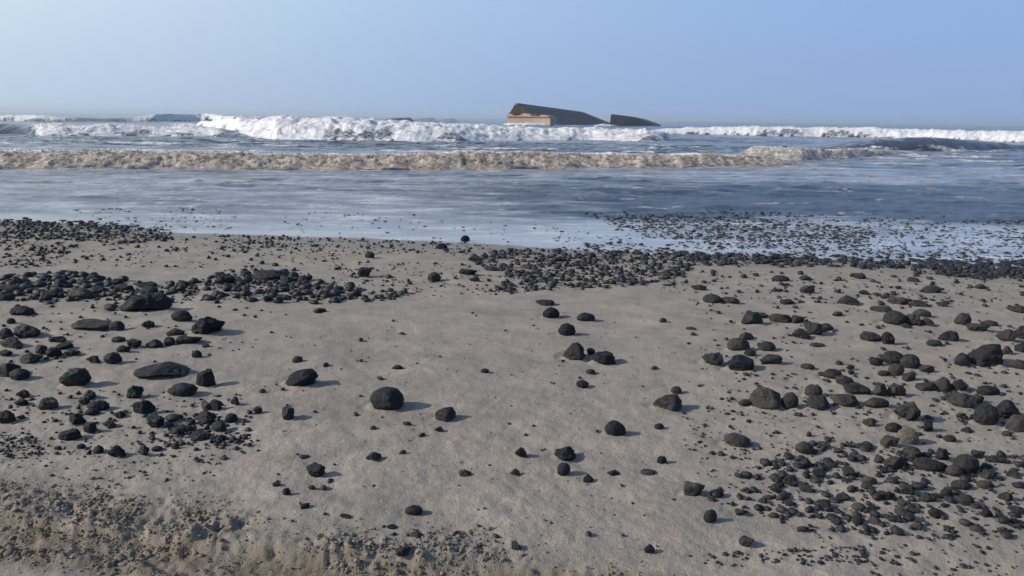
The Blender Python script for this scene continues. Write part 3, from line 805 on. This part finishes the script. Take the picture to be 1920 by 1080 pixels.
 (1480,950,22,14), (1430,945,20,13), (1640,985,24,15), (1720,995,26,15), (1830,998,24,13), (1880,1000,22,12), (1570,985,22,14), (1790,1010,18,10),
]

# loose fragments: outline on the ground seen from the camera, how many, smallest and largest width, clumping
ZONES = [
 ([(0,416),(60,410),(140,414),(240,422),(325,430),(330,448),(240,456),(120,450),(0,440)], 1200, 3, 11, 0.6),
 ([(120,395),(300,385),(450,395),(440,432),(330,432),(200,420)], 260, 2.5, 7, 0.4),
 ([(560,395),(760,400),(960,425),(960,455),(800,448),(640,440),(480,436)], 130, 2.5, 7, 0.7),
 ([(0,440),(330,445),(560,450),(700,480),(520,505),(250,505),(0,500)], 420, 3, 11, 0.6),
 ([(0,440),(160,440),(100,500),(0,510)], 180, 4, 12, 0.6),
 ([(0,522),(130,512),(320,534),(420,515),(560,512),(620,535),(780,552),(700,568),(450,566),(200,566),(0,572)], 900, 5, 24, 0.6),
 ([(420,505),(560,505),(600,540),(420,545)], 170, 5, 13, 0.4),
 ([(400,440),(880,455),(960,470),(900,480),(600,478),(420,470)], 420, 3, 9, 0.6),
 ([(600,490),(980,500),(980,545),(780,560),(620,540)], 260, 3, 10, 0.6),
 ([(880,485),(960,466),(1060,468),(1240,474),(1330,482),(1300,508),(1210,535),(1050,543),(900,556),(960,525)], 1700, 3, 15, 0.5),
 ([(1240,474),(1440,474),(1600,482),(1800,492),(1930,500),(1930,530),(1820,524),(1700,506),(1500,499),(1330,500)], 1700, 3, 15, 0.5),
 ([(1700,486),(1930,498),(1930,532),(1800,520)], 380, 5, 17, 0.4),
 ([(1080,395),(1200,388),(1560,402),(1930,425),(1930,500),(1700,488),(1440,474),(1300,468),(1180,440)], 3400, 2.5, 8, 0.5),
 ([(1130,405),(1300,405),(1640,430),(1640,470),(1400,465),(1200,440)], 2300, 2.5, 8.5, 0.4),
 ([(1080,455),(1930,485),(1930,505),(1300,486),(1100,475)], 500, 3, 11, 0.5),
 ([(1000,420),(1180,440),(1230,468),(1060,470)], 130, 3, 8, 0.5),
 ([(1200,505),(1700,512),(1930,535),(1930,580),(1500,570),(1240,545)], 420, 3, 13, 0.6),
 ([(0,560),(500,560),(480,660),(0,740)], 150, 4, 11, 0.5),
 ([(0,740),(300,730),(470,740),(490,840),(440,870),(200,860),(0,850)], 320, 4, 12, 0.65),
 ([(0,800),(60,815),(90,850),(80,860),(0,860)], 150, 4, 9, 0.5),
 ([(270,780),(460,780),(480,840),(300,840)], 160, 5, 14, 0.5),
 ([(480,560),(1260,560),(1280,860),(1250,1060),(480,1000)], 240, 3, 9, 0.35),
 ([(1290,560),(1930,560),(1930,860),(1300,860)], 420, 4, 12, 0.55),
 ([(1380,700),(1930,690),(1930,830),(1400,780)], 160, 5, 14, 0.5),
 ([(1280,760),(1480,760),(1480,900),(1290,900)], 120, 4, 11, 0.4),
 ([(1420,875),(1560,820),(1650,840),(1800,850),(1930,880),(1930,1000),(1750,1012),(1500,992),(1300,935)], 700, 5, 24, 0.75),
 ([(1290,1040),(1620,1020),(1640,1058),(1330,1062)], 130, 5, 14, 0.5),
 ([(1500,990),(1930,990),(1930,1090),(1640,1080)], 130, 5, 13, 0.5),
 ([(0,860),(420,860),(420,905),(0,895)], 70, 4, 9, 0.6),
 ([(640,985),(960,985),(960,1040),(660,1040)], 60, 4, 11, 0.5),
]

def in_poly(x, y, P):
    r = np.zeros(x.shape, bool)
    n = len(P)
    for i in range(n):
        x1, y1 = P[i]; x2, y2 = P[(i + 1) % n]
        c = ((y1 > y) != (y2 > y)) & (x < (x2 - x1) * (y - y1) / (y2 - y1 + 1e-9) + x1)
        r ^= c
    return r

def scatter():
    out = []
    for zi, (P, n, lo, hi, clump) in enumerate(ZONES):
        # the drifts go on past both sides of the picture
        w0 = max(p[0] for p in P) - min(p[0] for p in P)
        P = [(-420 if p[0] <= 0 else 2340 if p[0] >= 1930 else p[0], p[1]) for p in P]
        xs = [p[0] for p in P]; ys = [p[1] for p in P]
        n = int(n * (max(xs) - min(xs)) / w0)
        got = 0
        while got < n:
            x = rng.uniform(min(xs), max(xs), 4000); y = rng.uniform(min(ys), max(ys), 4000)
            nz = fbm(x / 45.0, y / 16.0, 3, 200 + zi)
            p = np.clip(0.5 + nz * 1.6, 0, 1) ** 1.5
            m = in_poly(x + 14 * perlin(x / 30, y / 12, 301), y + 5 * perlin(x / 25, y / 10, 302), P) & (rng.uniform(0, 1, 4000) < (1 - clump) + clump * p)
            x = x[m][:n - got]; y = y[m][:n - got]
            s = lo + (hi - lo) * rng.uniform(0, 1, len(x)) ** 3.2
            out += list(zip(x, y, s))
            got += len(x)
    return out
LOOSE = scatter()
# the smallest of the listed ones go with the loose fragments
LOOSE += [(b[0], b[1] - b[3] / 2, b[2] + 0.0) for b in BIG if b[2] < 16 and len(b) < 7]
BIG = [b for b in BIG if not (b[2] < 16 and len(b) < 7)]

LIMIT = 300
n_more = LIMIT - sum(1 for b in BIG if not (len(b) > 4 and b[4] == 's'))
if n_more > 0:
    LOOSE.sort(key=lambda q: -q[2] if 12 < q[0] < 1908 and q[1] < 1070 else 0)
    extra, LOOSE = LOOSE[:n_more], LOOSE[n_more:]
else:
    extra = []
print('lumps by hand', len(BIG), 'extra', len(extra), 'loose', len(LOOSE))

def fit(px, foot, w, h, ratio):
    """semi-axes and centre of a lump on the ground that looks w by h from the beach"""
    x, y, z, t = ground_hit([px], [foot - h * 0.15])
    depth = float(t[0])
    a = w / 2 * depth / FPX
    hh = h / 2 * depth / FPX
    v = np.array([x[0], y[0], z[0]]) - CAM
    el = math.asin(-v[2] / np.linalg.norm(v))
    b = a * ratio
    c2 = hh * hh - (b * math.sin(el)) ** 2
    cmin = 0.45 * hh
    if c2 < cmin * cmin:
        c = cmin; b = math.sqrt(max(hh * hh - c * c * math.cos(el) ** 2, 1e-8)) / math.sin(el); b = min(b, a)
    else:
        c = math.sqrt(c2) / math.cos(el)
    c *= 1.16
    x, y, z, t = ground_hit([px], [foot - h / 2], lift=c * 0.48)
    return float(x[0]), float(y[0]), float(z[0]), a, b, c

lumps = []
def place(px, foot, w, h, style, tilt, lm):
    x, y, z, a, b, c = fit(px, foot, w, h, random.uniform(0.62, 0.9))
    stone = style == 's'
    if stone: style = 'r'
    me = random.choice(VARS[style])
    o = bpy.data.objects.new('brown_stone' if stone else 'coal_lump', me)
    COL.objects.link(o)
    o.location = (x, y, z)
    yaw = random.choice((0, math.pi)) + random.uniform(-0.35, 0.35)
    o.rotation_mode = 'QUATERNION'
    rot = Matrix.Rotation(math.radians(-tilt), 3, 'Y') @ Matrix.Rotation(random.uniform(-.08, .08), 3, 'X')
    # tilt about the line of sight, then the lump's own turn about its upright axis by half turns only
    o.rotation_quaternion = (rot.transposed() if False else Matrix.Rotation(math.radians(tilt), 3, 'Y') @ Matrix.Rotation(yaw if abs(tilt) < 3 else 0, 3, 'Z')).to_quaternion()
    o.scale = (a, b, c)
    if not stone and px + random.uniform(-120, 120) > 1330:
        o.material_slots[0].link = 'OBJECT'; o.material_slots[0].material = M_DUSTY
    lumps.append(dict(o=o, px=px, py=foot - h / 2, w=w, h=h, style=style, lm=lm, stone=stone))
    return o

for b in BIG:
    px, foot, w, h = b[:4]
    st = b[4] if len(b) > 4 else random.choice('raaarap')
    tilt = b[5] if len(b) > 5 else 0
    place(px, foot, w, h, st, tilt, b[6:8] if len(b) > 6 else None)
for (px, py, s) in extra:
    place(px, py, s, s * random.uniform(0.5, 0.75), random.choice('raap'), 0, None)

build_beach()

# tan stone has its own material
def stone_material():
    t = NT('brown_stone')
    p = t.pos()
    a = t.noise(p, 30, 5, 0.65)
    c = t.mix(t.ramp(a, [(0.35, 0.0), (0.65, 1.0)]), (0.095, 0.082, 0.068), (0.165, 0.140, 0.112))
    return t.set(color=c, rough=0.85, normal=t.bump(a, 0.6, 0.01), spec=0.3)
for L in lumps:
    if L['stone']:
        L['o'].data = L['o'].data.copy()
        L['o'].data.materials.clear(); L['o'].data.materials.append(stone_material())

# ------------------------------------------------------------------ labels that single each lump out
def describe():
    marks = [L for L in lumps if L['lm']]
    for L in marks:
        L['o']['label'] = L['lm'][0]
        L['ref'] = L['lm'][1]
    ordw = ['', 'second ', 'third ', 'fourth ', 'fifth ', 'sixth ', 'seventh ', 'eighth ', 'ninth ', 'tenth ']
    def shape(L):
        q = L['h'] / L['w']
        if q < 0.42: return 'flat'
        if q > 0.85: return 'upright'
        return {'r': 'rounded', 'a': 'angular', 'f': 'flat-topped', 'p': 'peaked'}[L['style']]
    def size(L):
        return 'large' if L['w'] >= 42 else 'medium' if L['w'] >= 28 else 'small' if L['w'] >= 17 else 'tiny'
    bucket = {}
    for L in lumps:
        if L['lm']: continue
        M = min(marks, key=lambda m: (m['px'] - L['px']) ** 2 + (1.6 * (m['py'] - L['py'])) ** 2)
        dx = L['px'] - M['px']; dy = (L['py'] - M['py']) * 1.6
        a = math.degrees(math.atan2(-dy, dx)) % 360
        d = ['right of', 'behind and right of', 'behind', 'behind and left of', 'left of', 'in front and left of', 'in front of', 'in front and right of'][int(((a + 22.5) % 360) // 45)]
        dist = math.hypot(dx, dy)
        near = 'close ' if dist < 60 else ''
        key = (size(L), shape(L), near + d, M['ref'])
        bucket.setdefault(key, []).append((dist, L))
    for key, ls in bucket.items():
        ls.sort(key=lambda t: t[0])
        sz, sh, d, ref = key
        for i, (_, L) in enumerate(ls):
            if len(ls) == 1:
                L['o']['label'] = f'{sz} {sh} coal lump {d} {ref}'
            else:
                which = 'nearest' if i == 0 else ordw[min(i, 9)] + 'nearest'
                L['o']['label'] = f'{sz} {sh} coal lump, {which}, {d} {ref}'
    for L in lumps:
        L['o']['category'] = 'stone' if L['stone'] else 'coal lump'
        if not L['stone']: L['o']['group'] = 'coal lumps washed up on the beach'
describe()

# ------------------------------------------------------------------ everything smaller, as one mass
def merged(name, protos, inst, mat, **props):
    """protos: list of (verts, faces); inst: list of (proto, location, 3x3)"""
    VV = []; FF = []; base = 0
    for k, loc, m in inst:
        v, f = protos[k]
        VV.append(v @ m.T + loc); FF.append(f + base); base += len(v)
    V = np.concatenate(VV).astype(np.float32); Fc = np.concatenate(FF).astype(np.int32)
    me = bpy.data.meshes.new(name)
    me.vertices.add(len(V)); me.vertices.foreach_set('co', V.ravel())
    me.loops.add(Fc.size); me.loops.foreach_set('vertex_index', Fc.ravel())
    me.polygons.add(len(Fc)); me.polygons.foreach_set('loop_start', np.arange(0, Fc.size, 3, dtype=np.int32))
    me.update(calc_edges=True)
    return link(name, me, mat, **props)

def small_protos(n, seed0, sub=1):
    res = []
    for j in range(n):
        me = lump_mesh('tmp', ('a', 'a', 'p', 'r')[j % 4], seed0 + j, sub)
        v = np.array([q.co[:] for q in me.vertices]); f = np.array([q.vertices[:] for q in me.polygons])
        bpy.data.meshes.remove(me)
        res.append((v, f))
    return res

def rotz(a, sx, sy, sz, tx=0.0):
    c, s = math.cos(a), math.sin(a)
    R = np.array([[c, -s, 0], [s, c, 0], [0, 0, 1.0]])
    ct, st = math.cos(tx), math.sin(tx)
    T = np.array([[1, 0, 0], [0, ct, -st], [0, st, ct]])
    return R @ T @ np.diag([sx, sy, sz])

def build_fragments():
    pr = small_protos(10, 900, 1); pr2 = small_protos(8, 950, 2)
    px = np.array([q[0] for q in LOOSE]); py = np.array([q[1] for q in LOOSE]); s = np.array([q[2] for q in LOOSE])
    x, y, z, t = ground_hit(px, py)
    sh = shore_y(x)
    inst = []
    protos = pr + pr2
    for i in range(len(px)):
        a = s[i] / 2 * t[i] / FPX
        k = random.randrange(10) if s[i] < 11 else 10 + random.randrange(8)
        b = a * random.uniform(0.6, 1.0); c = a * random.uniform(0.42, 0.8)
        wetf = float(sh[i]) < y[i]
        if wetf: c = a * random.uniform(0.32, 0.60); b = a * random.uniform(0.9, 1.6)
        inst.append((k, np.array([x[i], y[i], z[i] + (c * 0.25 if wetf else c * 0.55)]), rotz(random.uniform(0, 6.28), a, b, c, random.uniform(-.3, .3))))
    merged('coal_fragments', protos, inst, M_FRAG, kind='stuff', label='countless small black coal fragments strewn over sand and wash')
build_fragments()

# clods of sand thrown up along the wheel track
def build_clods():
    pr = small_protos(8, 1200, 2)
    inst = []
    pr += small_protos(6, 1300, 1)
    def along2(P, n, spread, q):
        i = rng.integers(0, len(P) - 1, n * 3); t = rng.uniform(0, 1, n * 3)
        c = P[i] + (P[i + 1] - P[i]) * t[:, None] + rng.normal(0, spread, (n * 3, 2))
        ok = (np.abs(c[:, 0]) < 2.6) & (c[:, 1] > 1.6) & (c[:, 1] < 5) & (perlin(c[:, 0] * 4, c[:, 1] * 4, 402) > -0.15)
        c = c[ok][:n]
        z = terrain(c[:, 0], c[:, 1])
        for k in range(len(c)):
            a = 0.0018 + 0.0045 * random.random() ** 2
            q.append((8 + random.randrange(6), np.array([c[k, 0], c[k, 1], z[k] + a * 0.2]), rotz(random.uniform(0, 6.28), a, a * random.uniform(.6, 1), a * random.uniform(.5, .9), random.uniform(-.3, .3))))
    def along(P, n, spread, lo, hi, x0=-9, x1=9):
        got = 0
        while got < n:
            i = random.randrange(len(P) - 1); t = random.random()
            q = P[i] + (P[i + 1] - P[i]) * t + rng.normal(0, spread, 2)
            if not (x0 < q[0] < x1) or not (1.3 < q[1] < 6): continue
            if float(perlin(np.array([q[0] * 3.0]), np.array([q[1] * 3.0]), 401)[0]) < -0.05: continue
            got += 1
            a = lo + (hi - lo) * random.random() ** 3
            zz = float(terrain(np.array([q[0]]), np.array([q[1]]))[0])
            inst.append((random.randrange(8), np.array([q[0], q[1], zz + a * 0.15]), rotz(random.uniform(0, 6.28), a, a * random.uniform(.6, 1), a * random.uniform(.45, .8), random.uniform(-.3, .3))))
    along(CHURN, 900, 0.10, 0.0025, 0.014)
    along(LOWRIM, 380, 0.028, 0.004, 0.019, -2.6, 2)
    along(TRACK[:9] + np.array([0.0, 0.12]), 520, 0.05, 0.0025, 0.012)
    along(CHURN2, 420, 0.08, 0.0025, 0.014)
    for P, n, sp in ((CHURN, 2000, 0.11), (TRACK[:9], 1500, 0.09), (LOWRIM, 700, 0.035), (CHURN2, 700, 0.10)):
        m = len(pr) - 8
        q = []
        along2(P, n, sp, q)
        inst += q
    merged('sand_clods', pr, inst, M_CLOD, kind='stuff', label='crumbled clods of sand along the wheel track')
build_clods()

# froth tumbling down the breakers and flicked off their crests
def build_froth():
    pr = small_protos(6, 1500, 1)
    white = []; mud = []
    for wi, foot, amp, fo, face in CRESTS:
        P = np.array(WAVES[wi]['pts'], float)
        gx, gy, _ = on_plane(P[:, 0], P[:, 1], 0.0)
        bu = gx / gy
        A = np.interp(bu, np.linspace(-2.4, 2.4, 3), [0, 0, 0])
        brown = WAVES[wi]['brown'] > 0.5
        n = 7000 if brown and len(P) > 10 else 1600 if brown else 2600
        u = rng.uniform(max(bu.min(), -0.8), min(bu.max(), 0.8), n)
        f = np.interp(u, bu, P[:, 3])
        y0 = np.interp(u, bu, gy)
        s_ = face * rng.beta(1.6, 1.2, n) * 1.35
        y = y0 + s_
        x = u * y
        z, F, B = sea_height(x, y)
        ok = (rng.uniform(0, 1, n) < f) & (F > 0.35) & (z > 0.06)
        k = 0.5 if brown else 1.0
        for q in np.nonzero(ok)[0]:
            a = k * (0.020 + 0.050 * random.random() ** 3)
            top = s_[q] > face * 0.8
            lift = a * random.uniform(-0.3, 0.4) + (abs(random.gauss(0, 0.07)) * (0.5 if brown else 1.0) if top and random.random() < 0.3 else 0)
            item = (random.randrange(6), np.array([x[q], y[q], z[q] + lift]), rotz(random.uniform(0, 6.28), a, a * random.uniform(.7, 1.2), a * random.uniform(.5, 1), random.uniform(-.6, .6)))
            (mud if brown else white).append(item)
    def froth(name, c0, c1):
        t = NT(name)
        c = t.mix(t.ramp(t.noise(t.pos(), 2.2, 4, 0.7), [(0.36, 0.0), (0.62, 1.0)]), c0, c1)
        return t.set(color=c, rough=0.9, spec=0.2)
    merged('sea_foam', pr, white, froth('white_froth', (0.66, 0.66, 0.655), (0.90, 0.90, 0.90)), kind='stuff', label='white froth and spray on the far breakers')
    merged('muddy_foam', pr, mud, froth('muddy_froth', (0.17, 0.14, 0.115), (0.66, 0.585, 0.49)), kind='stuff', label='sandy brown froth on the near breaker')
build_froth()

# ------------------------------------------------------------------ sea air between the camera and the far water
def build_haze():
    x0, x1, y0, y1, z0, z1 = -8400, 8400, -1600, 3500, -4.2, 9.5
    v = [(x, y, z) for z in (z0, z1) for y in (y0, y1) for x in (x0, x1)]
    f = [(0, 2, 3, 1), (4, 5, 7, 6), (0, 1, 5, 4), (2, 6, 7, 3), (0, 4, 6, 2), (1, 3, 7, 5)]
    me = bpy.data.meshes.new('haze'); me.from_pydata(v, [], f); me.update()
    m = bpy.data.materials.new('haze'); m.use_nodes = True
    t = m.node_tree; t.nodes.clear()
    o = t.nodes.new('ShaderNodeOutputMaterial'); p = t.nodes.new('ShaderNodeVolumePrincipled')
    p.inputs['Color'].default_value = (0.80, 0.92, 1.0, 1)
    p.inputs['Density'].default_value = 0.0005
    p.inputs['Anisotropy'].default_value = 0.2
    t.links.new(p.outputs[0], o.inputs['Volume'])
    link('haze', me, m, kind='stuff')
HAZE = True
if HAZE: build_haze()
